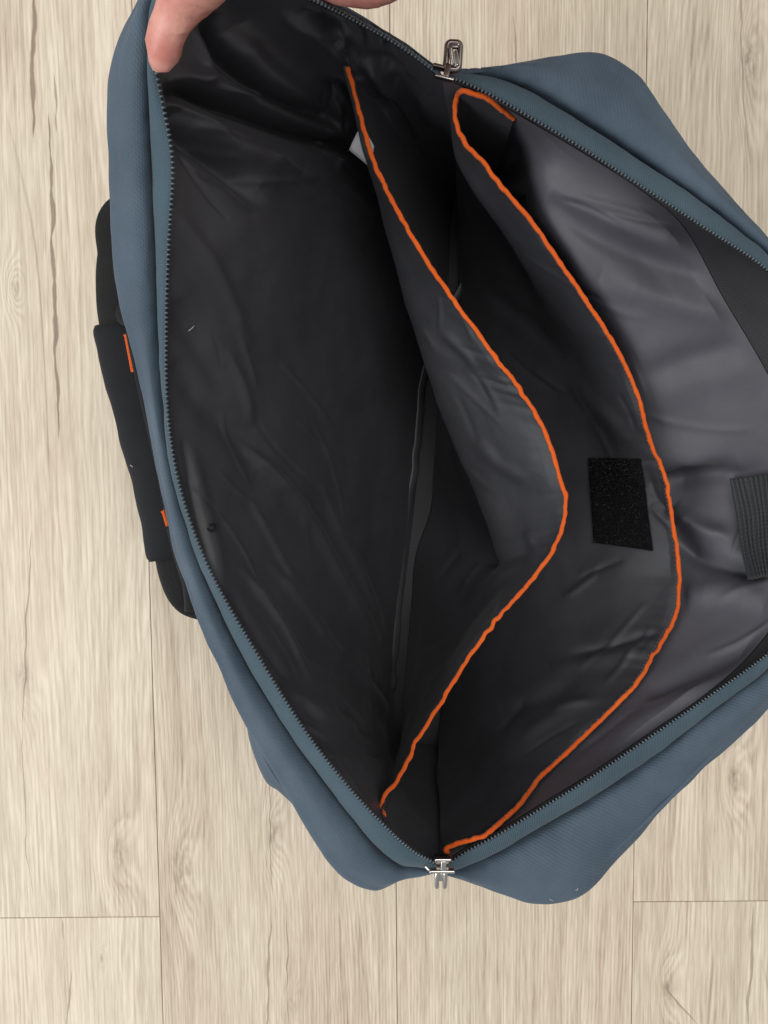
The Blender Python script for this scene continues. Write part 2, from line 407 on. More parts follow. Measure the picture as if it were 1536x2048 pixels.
# --- control lines of the two halves, top slider -> round -> bottom slider (photo pixel, height)
TL = [(882,152,.190),(800,92,.203),(705,38,.220),(600,-12,.240),(470,-60,.256),(375,-55,.262),(318,20,.264),(308,110,.262),(324,205,.256),(344,330,.250),
      (337,480,.243),(332,640,.236),(336,830,.230),(364,990,.225),(422,1145,.220),(512,1305,.215),(610,1462,.210),(700,1578,.205),(775,1658,.200),(825,1702,.195),(862,1722,.191),(880,1735,.189)]
SL = [(881,146,.182),(803,88,.193),(708,33,.209),(602,-20,.229),(468,-76,.248),(350,-80,.262),(298,0,.264),(291,110,.261),(291,215,.255),(296,335,.248),
      (304,490,.241),(311,640,.234),(326,830,.227),(353,995,.221),(403,1150,.215),(482,1318,.210),(575,1472,.205),(668,1600,.200),(745,1698,.196),(795,1738,.192),(828,1740,.188),(868,1742,.186)]
OL = [(880,141,.176),(807,85,.187),(712,30,.203),(606,-26,.222),(462,-98,.242),(330,-85,.255),(271,18,.256),(231,108,.250),(221,215,.242),(220,340,.236),
      (227,480,.230),(247,630,.224),(292,820,.218),(332,1005,.212),(372,1165,.206),(440,1340,.202),(520,1490,.197),(606,1635,.192),(680,1743,.187),(745,1778,.180),(800,1757,.178),(868,1744,.180)]
BL = [(925,400),(905,400),(890,402),(882,408),(880,418),(880,430),(880,450),(878,490),(872,560),(865,640),(855,730),(846,820),(838,920),(828,1020),(815,1130),(802,1230),(792,1330),(788,1410),(795,1455),(820,1480),(850,1488),(880,1490)]
TR = [(890,155,.190),(920,161,.187),(980,188,.184),(1060,233,.180),(1160,292,.176),(1270,363,.171),(1400,448,.166),(1536,540,.160),(1640,650,.152),(1700,790,.146),
      (1720,930,.144),(1700,1070,.146),(1640,1210,.152),(1536,1308,.160),(1420,1392,.166),(1300,1475,.171),(1180,1557,.176),(1080,1619,.180),(1000,1668,.184),(940,1700,.186),(905,1722,.188),(885,1735,.189)]
SR = [(895,147,.187),(940,146,.184),(1000,148,.180),(1065,172,.177),(1165,234,.172),(1270,301,.167),(1395,385,.162),(1536,500,.156),(1665,630,.148),(1735,780,.142),
      (1758,930,.140),(1735,1085,.142),(1665,1240,.147),(1540,1345,.156),(1420,1438,.162),(1300,1529,.167),(1180,1608,.172),(1080,1665,.177),(1010,1706,.180),(950,1735,.183),(915,1746,.185),(885,1742,.186)]
OR = [(900,142,.182),(960,141,.178),(1040,128,.172),(1120,112,.168),(1212,112,.160),(1300,185,.155),(1405,335,.152),(1540,485,.148),(1690,615,.140),(1765,775,.134),
      (1790,930,.131),(1765,1095,.134),(1690,1270,.139),(1560,1392,.147),(1440,1500,.152),(1340,1606,.156),(1240,1708,.160),(1165,1776,.166),(1090,1802,.170),(1000,1785,.174),(930,1757,.179),(880,1745,.180)]
BR = [(925,400),(950,400),(975,402),(1000,405),(1015,415),(1022,440),(1025,520),(1020,640),(1012,760),(1003,880),(995,950),(987,1030),(978,1120),(968,1210),(960,1300),(955,1380),(948,1440),(935,1470),(920,1482),(905,1488),(893,1490),(880,1490)]

def lerp(a, b, t): return a + (b - a) * t
def dz(A, d):
    B = np.array(A); B[:, 2] += d; return B
NU = 340
HALF = {}
for side, T_, S_, O_, B_ in (('left', TL, SL, OL, BL), ('right', TR, SR, OR, BR)):
    T, S, O, B = pts(T_), pts(S_), pts(O_), pts([(x, y, 0.012) for x, y in B_])
    gap = np.linalg.norm(S - O, axis=1); k = np.clip(gap / 0.014, 0, 1)
    Sd = lerp(S, O, 0.08); Sd[:, 2] = S[:, 2] - 0.0125 * k             # the seam lies in a groove under the gusset roll
    # zipper tape
    Tm = lerp(T, S, 0.40); Tm[:, 2] += 0.0004 * k
    Tm2 = lerp(T, S, 0.80); Tm2[:, 2] -= 0.0022 * k
    G = loft([T, Tm, Tm2, Sd], NU * 2, 14)
    n = toward_cam(G); wv = np.sin(np.linspace(0, math.pi, 14))[:, None]
    G += n * (fbm(G, 60, 3 if side == 'left' else 4)[..., None] * 0.0006 * wv[..., None])
    tape = part(sheet('zipper_tape', G, M['tape'], None, 0.0012, 0))
    # outer shell: gusset roll, then face panel down to the floor
    r1 = lerp(S, O, 0.13); r1[:, 2] = S[:, 2] - 0.0042 * k
    r2 = lerp(S, O, 0.42); r2[:, 2] += 0.0026 * k
    r3 = lerp(S, O, 0.75); r3[:, 2] += 0.0022 * k
    base = pts([(x + (-14 if side == 'left' else 14) * (1 if 3 < i < 18 else 0.2), y + (-16 if i < 5 else 16 if i > 16 else 0), 0.0015) for i, (x, y) in enumerate(B_)])
    u1 = lerp(O, base, 0.06); u1[:, 2] -= 0.004
    sx = -1.0 if side == 'left' else 1.0
    out = np.array([(sx * min(max((i - 1) / 4, 0.15), 1, max((20 - i) / 4, 0.15)), 1.0 if i < 4 else (-1.0 if i > 17 else 0.0), -0.2) for i in range(22)])
    u2 = lerp(O, base, 0.35) + out * 0.006
    u3 = lerp(O, base, 0.72) + out * 0.006
    G = loft([Sd, r1, r2, r3, O, u1, u2, u3, base], NU, 90)
    n = toward_cam(G); row = np.linspace(0, 1, 90)[:, None]
    w = np.clip(row * 9, 0, 1) * np.clip((1 - row) * 6, 0, 1)
    amp = (0.0016 if side == 'left' else 0.0028)
    seamw = np.exp(-((row - 0.10) / 0.10) ** 2)
    G += n * ((fbm(G, 16, 1) * amp + fbm(G, 55, 2) * 0.0006) * w + fbm(G, 150, 6, 1) * 0.0005 * seamw * np.clip(row * 30, 0, 1))[..., None]
    shell = part(sheet('outer_shell', G, M['blue'], None, 0.0016, 0))
    shell['label'] = 'blue fabric outer side with the handle' if side == 'left' else 'blue fabric outer side without handle'
    # piping round the face panel edge
    if side == 'right':
        C = cat((lerp(S, O, 0.84) + np.array([[0, 0, 0.0024]]))[13:19], 160)
        part(tube('piping', C, np.clip(np.minimum(np.arange(160), np.arange(160)[::-1]) / 30, 0.1, 1) * 0.0013, M['blue'], None, seg=8))
    HALF[side] = dict(T=T, S=Sd, O=O, B=B, base=base, shell=G, tape=tape)

# --- zipper coils: small beads, one joined part on each tape
ico = bmesh.new(); bmesh.ops.create_icosphere(ico, subdivisions=1, radius=1.0)
IV = np.array([v.co[:] for v in ico.verts]); IF = np.array([[v.index for v in f.verts] for f in ico.faces]); ico.free()
for side in ('left', 'right'):
    C = cat(HALF[side]['T'], 4000); L = np.concatenate([[0], np.cumsum(np.linalg.norm(np.diff(C, axis=0), axis=1))])
    S = cat(HALF[side]['S'], 4000)
    nb = int(L[-1] / 0.00205); V, F = [], []
    for k in range(3, nb - 2):
        i = int(np.searchsorted(L, k * L[-1] / nb)); p = C[i]; tn = C[min(i + 1, 3999)] - C[i - 1]; tn /= np.linalg.norm(tn)
        inn = p - S[i]; inn -= tn * (inn @ tn); inn /= max(np.linalg.norm(inn), 1e-6); up = np.cross(tn, inn)
        q = p + inn * 0.0006
        V.append(q + IV[:, :1] * tn * 0.00070 + IV[:, 1:2] * inn * 0.0013 + IV[:, 2:] * up * 0.0012); F.append(IF + len(IV) * (len(V) - 1))
    me = bpy.data.meshes.new('zipper_teeth'); me.from_pydata(np.concatenate(V).tolist(), [], np.concatenate(F).tolist())
    o = link('zipper_teeth', me, M['coil'], HALF[side]['tape']); tag(o, kind='stuff')
    # row of stitches holding the coil to its tape
    V, F = [], []
    for k in range(3, int(L[-1] / 0.0034) - 2):
        i = int(np.searchsorted(L, k * 0.0034)); p = C[i]; tn = C[min(i + 1, 3999)] - C[i - 1]; tn /= np.linalg.norm(tn)
        inn = S[i] - p; wd = np.linalg.norm(inn); inn = inn - tn * (inn @ tn); inn /= max(np.linalg.norm(inn), 1e-6); up = np.cross(inn, tn)
        if up[2] < 0: up = -up
        if wd < 0.005: continue
        q = p + inn * 0.0024 + up * 0.0012
        V.append(q + IV[:, :1] * tn * 0.0005 + IV[:, 1:2] * inn * 0.0011 + IV[:, 2:] * up * 0.0003); F.append(IF + len(IV) * (len(V) - 1))
    me = bpy.data.meshes.new('stitching'); me.from_pydata(np.concatenate(V).tolist(), [], np.concatenate(F).tolist())
    tag(link('stitching', me, M['coil'], HALF[side]['tape']), kind='stuff')

# --- linings
LIN = {}
ENDS = [0.5 * (HALF['left'][k] + HALF['right'][k]) for k in ('T', 'S', 'B')]
def up2(G, f):
    v = f(G[::3, ::3]); return np.swapaxes(cat(np.swapaxes(cat(v, G.shape[0]), 0, 1), G.shape[1]), 0, 1)
def lining(side, rows, folds, mat, nv=330, big=0.0028, seed=5, name='lining'):
    rows = [np.array(r) for r in rows]
    for e in (0, -1):
        a = lerp(ENDS[0], ENDS[1], 0.05)[e] + np.array([0, 0, -0.003]); b = ENDS[2][e]
        for i, r in enumerate(rows): r[e] = lerp(a, b, (0, 0.06, 0.22, 0.5, 0.8, 1.0)[i])
    NC = 640; G = loft(rows, NC, nv); n = toward_cam(G)
    px = proj(G); row = np.linspace(0, 1, nv)[:, None]
    w = np.clip(row * 14, 0, 1) * np.clip((1 - row) * 8, 0, 1)
    cu = np.arange(NC)[None]; w = w * np.clip(np.minimum(cu, NC - 1 - cu) / 40, 0, 1)
    d = up2(G, lambda g: fbm(g, 13, seed) * big + fbm(g, 38, seed + 1) * big * 0.28)
    for poly, wid, a in folds: d = d + crease(px, poly, wid) * a * (1.6 if side == 'right' else 1.0)
    G = G + n * (d * w)[..., None]
    LIN[side] = G
    return part(sheet(name, G, mat))
h = HALF['left']; T, S, O, B = h['T'], h['S'], h['O'], h['B']
L0 = dz(lerp(T, S, 0.05), -0.0022); L1 = dz(lerp(T, S, 0.15), -0.008)
L2 = lerp(L1, B, 0.22); L3 = lerp(L1, B, 0.5); L4 = lerp(L1, B, 0.8); L4[:, 0] -= 0.004; L3[:, 0] -= 0.004
FL = [([(418,30),(430,80),(462,130),(520,185),(610,225),(690,250)], 16, -.0115), ([(470,60),(500,110),(560,165),(640,200)], 30, .006),
      ([(330,188),(372,180),(430,205),(520,240),(620,275),(700,300),(770,345)], 15, -.0135), ([(340,160),(400,160),(480,190),(580,232),(680,270)], 22, .006),
      ([(328,222),(370,272),(430,315),(480,360),(520,420)], 20, -.0100), ([(360,225),(430,270),(520,310),(600,340)], 26, .006),
      ([(470,870),(530,930),(590,1000),(640,1070),(690,1170),(730,1240),(768,1310)], 10, .0034), ([(640,960),(670,1040),(710,1120),(745,1210),(778,1300)], 8, .0022),
      ([(480,1130),(540,1200),(590,1290),(630,1370)], 9, .0024), ([(540,1120),(600,1190),(660,1280),(700,1340)], 9, .002), ([(455,700),(490,780),(505,850)], 10, .0016),
      ([(350,720),(400,800),(480,880),(520,930)], 26, -.003), ([(345,600),(400,700),(450,800)], 24, -.0022), ([(375,880),(400,980),(430,1080),(450,1160)], 12, .0011), ([(362,880),(385,990),(412,1090),(440,1180)], 7, -.003),
      ([(560,1360),(650,1430),(740,1455)], 12, .0026), ([(560,1400),(640,1480),(720,1500)], 22, -.0026), ([(748,1440),(755,1500),(752,1580)], 16, .004),
      ([(640,30),(720,110),(800,170)], 18, -.005), ([(690,60),(740,130),(790,210)], 14, .004), ([(760,100),(810,180),(850,270)], 18, -.005), ([(660,60),(690,90),(670,110)], 12, .003),
      ([(560,30),(640,70),(690,130)], 11, .004), ([(600,20),(660,60),(720,80)], 9, -.004), ([(720,130),(770,150),(830,150)], 10, .004), ([(730,170),(790,220),(850,330)], 9, -.004),
      ([(800,130),(840,180),(880,200)], 9, -.004), ([(770,220),(820,300),(880,380)], 10, .004), ([(400,60),(420,130),(400,170)], 10, .003), ([(330,205),(360,215),(420,245),(500,275)], 8, .0028),
      ([(345,420),(420,520),(470,620),(500,700)], 14, .0018), ([(520,380),(640,420),(760,500)], 24, -.003), ([(600,330),(700,380),(780,450)], 14, .002), ([(500,1000),(560,1100),(600,1180)], 7, .0016), ([(690,1300),(740,1380),(770,1430)], 9, .003), ([(460,1180),(520,1290),(600,1400)], 12, -.002)]
FL += pulls(16, (360,560,640,1250), 58, 9, (70,240), (3.5,6), (.0003,.0009), 3) + pulls(16, (330,160,640,360), 28, 14, (60,200), (4,8), (.0006,.0015), 4) + pulls(18, (600,20,860,320), 50, 30, (40,110), (4,8), (.001,.0026), 5) + pulls(12, (560,1250,760,1560), 40, 18, (50,140), (4,7), (.0006,.0016), 6)
lin_l = lining('left', [L0, L1, L2, L3, L4, B], FL, M['lining'])
h = HALF['right']; T, S, O, B = h['T'], h['S'], h['O'], h['B']
KR = list(TR)
for i, p in {5: (1285,372,.164), 6: (1375,450,.150), 7: (1450,585,.138), 8: (1535,730,.128), 9: (1600,860,.122), 10: (1620,950,.120), 11: (1610,1060,.122), 12: (1590,1190,.140), 13: (1515,1305,.153)}.items(): KR[i] = p
K = pts(KR); K[:, 2] -= 0.004
L0 = dz(lerp(T, S, 0.05), -0.0022)
# strip, shade put into its dark colour, between zipper and lining panel, then the lining panel itself
Kin = lerp(L0, K, 0.5)
G = loft([L0, Kin, K], 420, 24); G += toward_cam(G) * (fbm(G, 30, 8) * 0.0008 * np.sin(np.linspace(0, math.pi, 24))[:, None])[..., None]
part(sheet('facing', G, M['lining_shade'])); FAC = G
L2 = lerp(K, B, 0.25)
PUFF = {4: (1072,428,.138), 5: (1132,520,.138), 6: (1200,612,.128), 7: (1262,720,.116), 8: (1300,835,.104), 9: (1330,940,.098)}
for i, p in PUFF.items(): L2[i] = P(*p)
L3 = lerp(L2, B, 0.4); L4 = lerp(L2, B, 0.75); L3[:, 2] -= 0.004; L4[:, 2] -= 0.004
FR = [([(1090,400),(1200,470),(1330,530),(1460,560)], 26, -.0032), ([(1060,330),(1180,420),(1300,470),(1400,490)], 30, .0030), ([(1200,560),(1330,600),(1480,640)], 30, .003),
      ([(1280,760),(1380,720),(1500,690)], 30, -.003), ([(1330,960),(1400,950),(1480,930)], 20, -.003), ([(1345,1020),(1400,1060),(1470,1085)], 20, .005),
      ([(1345,1070),(1400,1112),(1480,1135),(1540,1140)], 18, -.0055), ([(1370,1190),(1450,1180),(1530,1200)], 26, .003), ([(1300,1400),(1420,1330),(1530,1280)], 22, -.0025),
      ([(1200,1500),(1330,1420),(1500,1340)], 20, .0018), ([(1030,300),(1010,350),(1040,400)], 14, .003)]
FR += pulls(9, (1060,330,1480,900), 20, 14, (80,240), (5,10), (.0004,.0009), 7) + pulls(8, (1100,1150,1480,1560), -28, 10, (80,220), (5,9), (.0004,.0009), 8)
lin_r = lining('right', [dz(K, -0.0008), lerp(K, L2, 0.4), L2, L3, L4, B], FR, M['lining_lit'], 280, 0.0028, 9)
# bottom between the two base lines
G = loft([HALF['left']['B'], lerp(HALF['left']['B'], HALF['right']['B'], 0.5), HALF['right']['B']], 160, 16); G[..., 2] += 0.0006 * fbm(G, 30, 11)
part(sheet('bottom_lining', G, M['lining_shade']))  # near-black colour stands in for the shade deep inside the bag
b1, b2 = HALF['left']['base'], HALF['right']['base']
part(sheet('bottom_panel', loft([b1, lerp(b1, b2, .5), b2], 60, 6), M['blue'], None, 0.001, 1))
# bound seam allowance along the bottom of the left lining
sb = cat(pts([(930,560,.020),(880,668,.020),(848,760,.019),(836,860,.019),(826,960,.018),(806,1090,.018),(797,1200,.018),(788,1300,.018),(784,1380,.018)]), 120)
nrm = np.tile(np.array([[0.45, 0.1, 0.89]]), (120, 1)); wob = fbm(sb[None], 60, 21)[0]
sb[:, 0] += wob * 0.0018
part(tube('seam_binding', sb, 0.0030 + 0.0005 * wob, M['lining'], None, rb=0.0011, seg=12, up=nrm, power=2.6))

# --- dividers with orange bound edges
E1 = [(695,135,.185),(715,205,.180),(735,285,.175),(775,385,.170),(840,500,.165),(930,632,.160),(1040,780,.155),(1090,865,.152),(1118,945,.150),(1131,1005,.150),(1117,1080,.150),(1070,1152,.152),(990,1245,.156),(905,1365,.160),(848,1460,.165),(800,1550,.170),(764,1605,.178),(768,1632,.180)]
F1 = [(698,140,.178),(713,215,.170),(729,290,.163),(750,360,.152),(783,480,.140),(812,600,.130),(850,720,.120),(888,830,.112),(928,930,.106),(965,1020,.102),(993,1105,.102),(985,1190,.108),(920,1275,.116),(868,1380,.128),(832,1475,.142),(795,1558,.155),(766,1614,.168),(770,1640,.170)]
D1 = [(905,405),(903,415),(900,440),(898,490),(895,560),(890,640),(884,720),(879,800),(873,880),(868,950),(862,1020),(855,1110),(847,1200),(838,1300),(830,1400),(828,1450),(830,1475),(835,1480)]
E2 = [(1027,238,.162),(985,205,.168),(948,188,.172),(925,181,.174),(914,195,.174),(912,230,.173),(922,270,.170),(960,318,.165),(1000,368,.160),(1060,440,.153),(1130,540,.146),(1190,628,.138),(1240,710,.130),(1275,790,.124),(1300,880,.118),(1332,965,.113),(1347,1050,.110),(1358,1150,.110),(1350,1235,.112),(1310,1305,.118),(1265,1375,.124),(1150,1490,.138),(1080,1555,.146),(1030,1618,.153),(970,1668,.160),(900,1694,.168),(893,1703,.170),(905,1713,.170)]
F2 = [(1020,262,.148),(985,240,.150),(955,228,.153),(932,222,.157),(910,226,.160),(903,262,.155),(908,305,.148),(925,350,.141),(955,398,.134),(1005,465,.125),(1065,550,.115),(1110,632,.105),(1140,710,.096),(1160,800,.088),(1180,880,.082),(1190,960,.078),(1195,1050,.075),(1190,1140,.075),(1170,1220,.078),(1140,1290,.085),(1110,1350,.092),(1040,1460,.110),(1000,1520,.120),(965,1580,.130),(925,1630,.142),(885,1665,.155),(884,1680,.160),(897,1690,.160)]
D2 = [(985,412),(970,412),(958,412),(950,415),(946,420),(944,440),(944,470),(944,500),(944,540),(943,580),(942,630),(940,690),(937,750),(934,810),(930,880),(926,950),(922,1020),(918,1100),(913,1170),(908,1230),(904,1280),(900,1340),(896,1390),(892,1430),(889,1455),(887,1470),(888,1478),(892,1482)]
D1 = [(x - (22 if i > 10 else 0), y) for i, (x, y) in enumerate(D1)]
D2 = [(x - (26 if 4 <= i <= 18 else 10), y) for i, (x, y) in enumerate(D2)]
def clear(L, gap):
    out = []
    for i, (x, y, z) in enumerate(L):
        g = gap * min(1, 0.25 + min(i, len(L) - 1 - i) / 3)
        for b in (bvl, bvr):
            r = drape(b, x, y, 0)
            if r is not None and r.z + g > z: z = r.z + g
        out.append((x, y, z))
    return out
bvl, bvr = bvh_of(LIN['left']), bvh_of(LIN['right'])
def divider(E, F, D, under_k, folds, seed):
    E = clear(E, 0.007); F = clear(F, 0.005)
    E_, F_ = pts(E), pts(F); D_ = pts([(x, y, 0.0135) for x, y in D])
    U = pts([(x + 14 * k, y, z - 0.018) for (x, y, z), k in zip(F, under_k)])
    lin = lerp(F_, D_, 0.3); uk = np.array(under_k)[:, None]; U = U * uk + lin * (1 - uk)
    nu = 60 * len(E) // 4
    Ec = cat(E_, nu * 2)
    # the binding is sewn tight: the edge ripples
    k = fbm(Ec[None], (75, 75, 75), seed)[0]; k2 = fbm(Ec[None], (190, 190, 190), seed + 1, 1)[0]
    endw = np.clip(np.minimum(np.arange(len(Ec)), np.arange(len(Ec))[::-1]) / 12, 0, 1)
    Tn, _, Bn = frames(Ec); Bn = np.cross(Tn, np.array([0.0, 0, 1.0])); Bn /= np.linalg.norm(Bn, axis=1, keepdims=True); am = np.clip(0.55 + 1.6 * fbm(Ec[None], 22, seed + 7, 1)[0], 0.4, 1.3); rip = (k * 0.0010 + k2 * 0.0009) * endw * am
    Er = Ec + Bn * rip[:, None]
    rows = [Er, lerp(Er, cat(F_, nu * 2), 0.15) + Bn * (rip * 0.1)[:, None], lerp(Ec, cat(F_, nu * 2), 0.5), cat(F_, nu * 2), cat(U, nu * 2), lerp(cat(U, nu * 2), cat(D_, nu * 2), 0.5), cat(D_, nu * 2)]
    G = loft(rows, nu * 2, 120); n = toward_cam(G); px = proj(G); row = np.linspace(0, 1, 120)[:, None]
    w = np.clip(row * 8, 0, 1) * np.clip((1 - row) * 6, 0, 1)
    d = up2(G, lambda g: fbm(g, 17, seed + 2) * 0.0022 + fbm(g, 45, seed + 3) * 0.0006)
    for poly, wid, a in folds: d = d + crease(px, poly, wid) * a
    G = G + n * (d * w)[..., None]
    o = part(sheet('divider', G, M['divider'], None, 0.0011, 0))
    Cb = cat(Er, nu * 5); kk = fbm(Cb[None], 320, seed + 4)[0]
    b = tube('edge_binding', Cb, 0.00118 + kk * 0.00030, M['orange'], o, rb=0.0013, seg=12, up=(0, 0, 1), power=2.6)
    return o, G
d1, G1 = divider(E1, F1, D1, [0, .2, .5, .9, 1, 1, 1, 1, 1, 1, .9, .4, 0, 0, 0, 0, 0, 0],
    [([(880,660),(930,700),(960,740)], 8, .0012), ([(955,880),(1000,930),(1060,960)], 14, .0012), ([(1055,1060),(1070,1100),(1072,1130)], 9, .0018), ([(930,1230),(980,1170),(1050,1120)], 14, .0025), ([(960,1130),(1020,1120),(1080,1090)], 16, -.003)] + pulls(14, (800,560,1060,960), 55, 12, (50,160), (4,7), (.0003,.0007), 11) + pulls(10, (830,1140,1060,1400), -50, 14, (50,140), (4,8), (.0006,.0016), 12), 31)
d2, G2 = divider(E2, F2, D2, [0, 0, 0, 0, .3, .8, 1, 1, 1, .9, .7, .4, .1] + [0] * 15,
    [([(1290,930),(1310,1000),(1345,1035)], 12, -.0024), ([(1300,1010),(1330,1040),(1350,1060)], 8, .0018), ([(1140,1310),(1230,1290),(1330,1262)], 10, -.0024), ([(1100,1340),(1230,1310),(1310,1300)], 16, .002),
     ([(1150,760),(1200,820),(1260,880)], 16, .0016), ([(1000,1430),(1080,1400),(1160,1360)], 18, -.0025), ([(1040,1480),(1100,1440),(1200,1390)], 14, .0018), ([(950,560),(1050,640),(1130,720)], 16, -.002)] + pulls(12, (1000,480,1250,860), 50, 12, (60,180), (4,7), (.0003,.0007), 13) + pulls(9, (960,1150,1290,1600), -30, 12, (60,200), (4,8), (.0005,.0014), 14), 41)
d1['label'] = 'divider nearer the handle side'; d2['label'] = 'divider with the black hook and loop patch'
bv1, bv2 = bvh_of(G1), bvh_of(G2)
# stitches under the binding of the far divider
V, F = [], []
for k in range(0, G2.shape[1] - 1, 3):
    p = G2[5, k]; tn = G2[5, k + 1] - p; tn /= np.linalg.norm(tn); nn = toward_cam(G2)[5, k] if k == 0 else NN[5, k]
    if k == 0: NN = toward_cam(G2); nn = NN[5, 0]
    bb = np.cross(tn, nn); q = p + nn * 0.0007
    V.append(q + IV[:, :1] * tn * 0.0011 + IV[:, 1:2] * bb * 0.00028 + IV[:, 2:] * nn * 0.00028); F.append(IF + len(IV) * (len(V) - 1))
me = bpy.data.meshes.new('stitching'); me.from_pydata(np.concatenate(V).tolist(), [], np.concatenate(F).tolist())
tag(link('stitching', me, M['gthread'], d2), kind='stuff')

# --- hook-and-loop patch: a napped pad with short loops standing on it
def quad_drape(bv, q, nu, nv, off):
    G = np.zeros((nv, nu, 3)); a, b, c, d = [np.array(p, float) for p in q]
    for j in range(nv):
        for i in range(nu):
            s, t_ = i / (nu - 1), j / (nv - 1)
            p = (a * (1 - s) + b * s) * (1 - t_) + (d * (1 - s) + c * s) * t_
            r = drape(bv, p[0], p[1], off); G[j, i] = r if r is not None else np.nan
    return G
Gp = quad_drape(bv2, [(1180,915),(1283,916),(1307,1101),(1189,1084)], 26, 36, 0.0018)
pad = sheet('hook_patch', Gp, M['hook'], d2, 0.0014, 0)
V, F = [], []
npd = toward_cam(Gp)
for k in range(7000):
    i, j = random.random() * 24.99, random.random() * 34.99; a, b = int(j), int(i)
    p = Gp[a, b] * (1 - (i - b)) + Gp[a, b + 1] * (i - b); p = p + (Gp[a + 1, b] - Gp[a, b]) * (j - a)
    nn = npd[a, b] + np.random.normal(0, .7, 3); nn /= np.linalg.norm(nn); sd = np.cross(nn, np.random.normal(0, 1, 3)); sd /= np.linalg.norm(sd) + 1e-9
    l = 0.0022 * random.uniform(.4, 1.1); wd = 0.00017
    V += [p - sd * wd, p + sd * wd, p + nn * l + sd * wd * .5, p + nn * l - sd * wd * .5]; F.append([4 * k, 4 * k + 1, 4 * k + 2, 4 * k + 3])
me = bpy.data.meshes.new('nap'); me.from_pydata([list(v) for v in V], [], F)
tag(link('nap', me, M['nap'], pad, smooth=False), kind='stuff')

# --- care label sewn beside the near divider
lb = [P(724,248,.171), P(698,300,.165), P(743,337,.160), P(748,292,.168)]
Gl = np.array([[list(lb[0].lerp(lb[3], s).lerp(lb[1].lerp(lb[2], s), t_)) for s in np.linspace(0, 1, 8)] for t_ in np.linspace(0, 1, 8)])
Gl[..., 2] += 0.0012 * np.sin(np.linspace(0, 3, 8))[:, None]
part(sheet('care_label', Gl, M['label'], None, 0.0005, 0))

# --- ribbed elastic strap over the far lining
st = empty('elastic_strap', (0, 0, 0)); part(st)
Ge = quad_drape(bvr, [(1466,957),(1562,940),(1572,1160),(1496,1170)], 60, 40, 0.004)
bad = np.isnan(Ge[..., 0])
if bad.any():
    for j, i in zip(*np.where(bad)): Ge[j, i] = P(1466 + 1.8 * i + 0.7 * j, 957 + 5.4 * j - 0.3 * i, 0.112)
Ge = cat(Ge[::13], 40); Ge = np.swapaxes(cat(np.swapaxes(Ge, 0, 1)[[0, 12, 24, 36, 48, 59]], 60), 0, 1)
Ge = np.array(Ge); ne = toward_cam(Ge)
s = np.linspace(0, 1, 60)
Ge = Ge + ne * ((np.abs(np.sin(s * math.pi * 11)) ** 0.6 * 0.0011)[None, :, None] + (np.sin(s * math.pi) * 0.003)[None, :, None])
band = sheet('band', Ge, M['elastic'], st, 0.0016, 0)
for k in range(11):                                                    # the cords of the rib weave
    i = int((k + 0.5) / 11 * 59)
    C = cat(Ge[:, i] + ne[:, i] * 0.0006, 90); C = C + ne[20, i] * (0.0003 * np.sin(np.linspace(0, 150, 90)))[:, None]
    tube('cord', C, 0.00075, M['elastic'], st, seg=6)

# --- sliders
def box(name, sx, sy, sz, mat, parent, mtx, bev=0.0005):
    bm = bmesh.new(); bmesh.ops.create_cube(bm, size=1.0); bmesh.ops.scale(bm, vec=(sx, sy, sz), verts=bm.verts)
    bmesh.ops.bevel(bm, geom=bm.edges[:], offset=bev, segments=3, profile=0.6, affect='EDGES')
    me = bpy.data.meshes.new(name); bm.to_mesh(me); bm.free(); o = link(name, me, mat, parent); o.matrix_local = mtx; return o
Tm = Matrix.Translation
def loop_path(w, l, r, n=10):
    """closed rounded-rectangle path in the xy plane, hung from y=0 towards -y"""
    out = []
    for cx, cy, a0 in ((w / 2 - r, -r, 0), (-(w / 2 - r), -r, 90), (-(w / 2 - r), -(l - r), 180), (w / 2 - r, -(l - r), 270)):
        for k in range(n + 1):
            a = math.radians(a0 + 90 * k / n); out.append((cx + r * math.cos(a), cy + r * math.sin(a), 0))
    return np.array(out)
def loop(name, w, l, r, ra, rb, mat, parent, mtx):
    C = loop_path(w, l, r); C = np.concatenate([C, C[:1]]); 
    o = tube(name, C, ra, mat, parent, rb=rb, seg=10, up=(0, 0, 1), caps=False); o.matrix_local = mtx; return o
# lower slider, seen end-on: two wings joined by a post, folded pull hanging down
s1 = empty('zipper_slider', P(885, 1722, .192)); part(s1); s1['label'] = 'silver slider at the lower end of the zipper'
sc = 0.000257
box('wing', 34 * sc, 6 * sc, 0.0034, M['silver'], s1, Tm((0, 11 * sc, 0.003)), 0.0006)
box('wing', 52 * sc, 6.5 * sc, 0.0036, M['silver'], s1, Tm((-2 * sc, -14 * sc, 0.003)), 0.0006)
box('post', 11 * sc, 22 * sc, 0.003, M['silver'], s1, Tm((1 * sc, -2 * sc, 0.003)), 0.0004)
box('body', 30 * sc, 22 * sc, 0.004, M['gun'], s1, Tm((0, -3 * sc, -0.002)), 0.0008)
pl = box('pull_tab', 15 * sc, 22 * sc, 0.0034, M['silver'], s1, Tm((-4 * sc, -26 * sc, 0.002)), 0.0014)
for a in (-8.5, 8.5):
    tube('prong', cat(np.array([(a * 0.7, 14, 4), (a, 6, 6), (a, -16, 3), (a * 0.9, -28, -2)]) * sc, 24), np.array([0.6, 0.9] + [1.0] * 19 + [0.95, 0.8, 0.45]) * 5.2 * sc, M['silver'], pl, seg=12)
tube('bail', cat(np.array([(-36, -8, 4), (-28, -15, 8), (-16, -19, 8), (-8, -17, 6)]) * sc, 16), 0.0007, M['silver'], s1, seg=8)
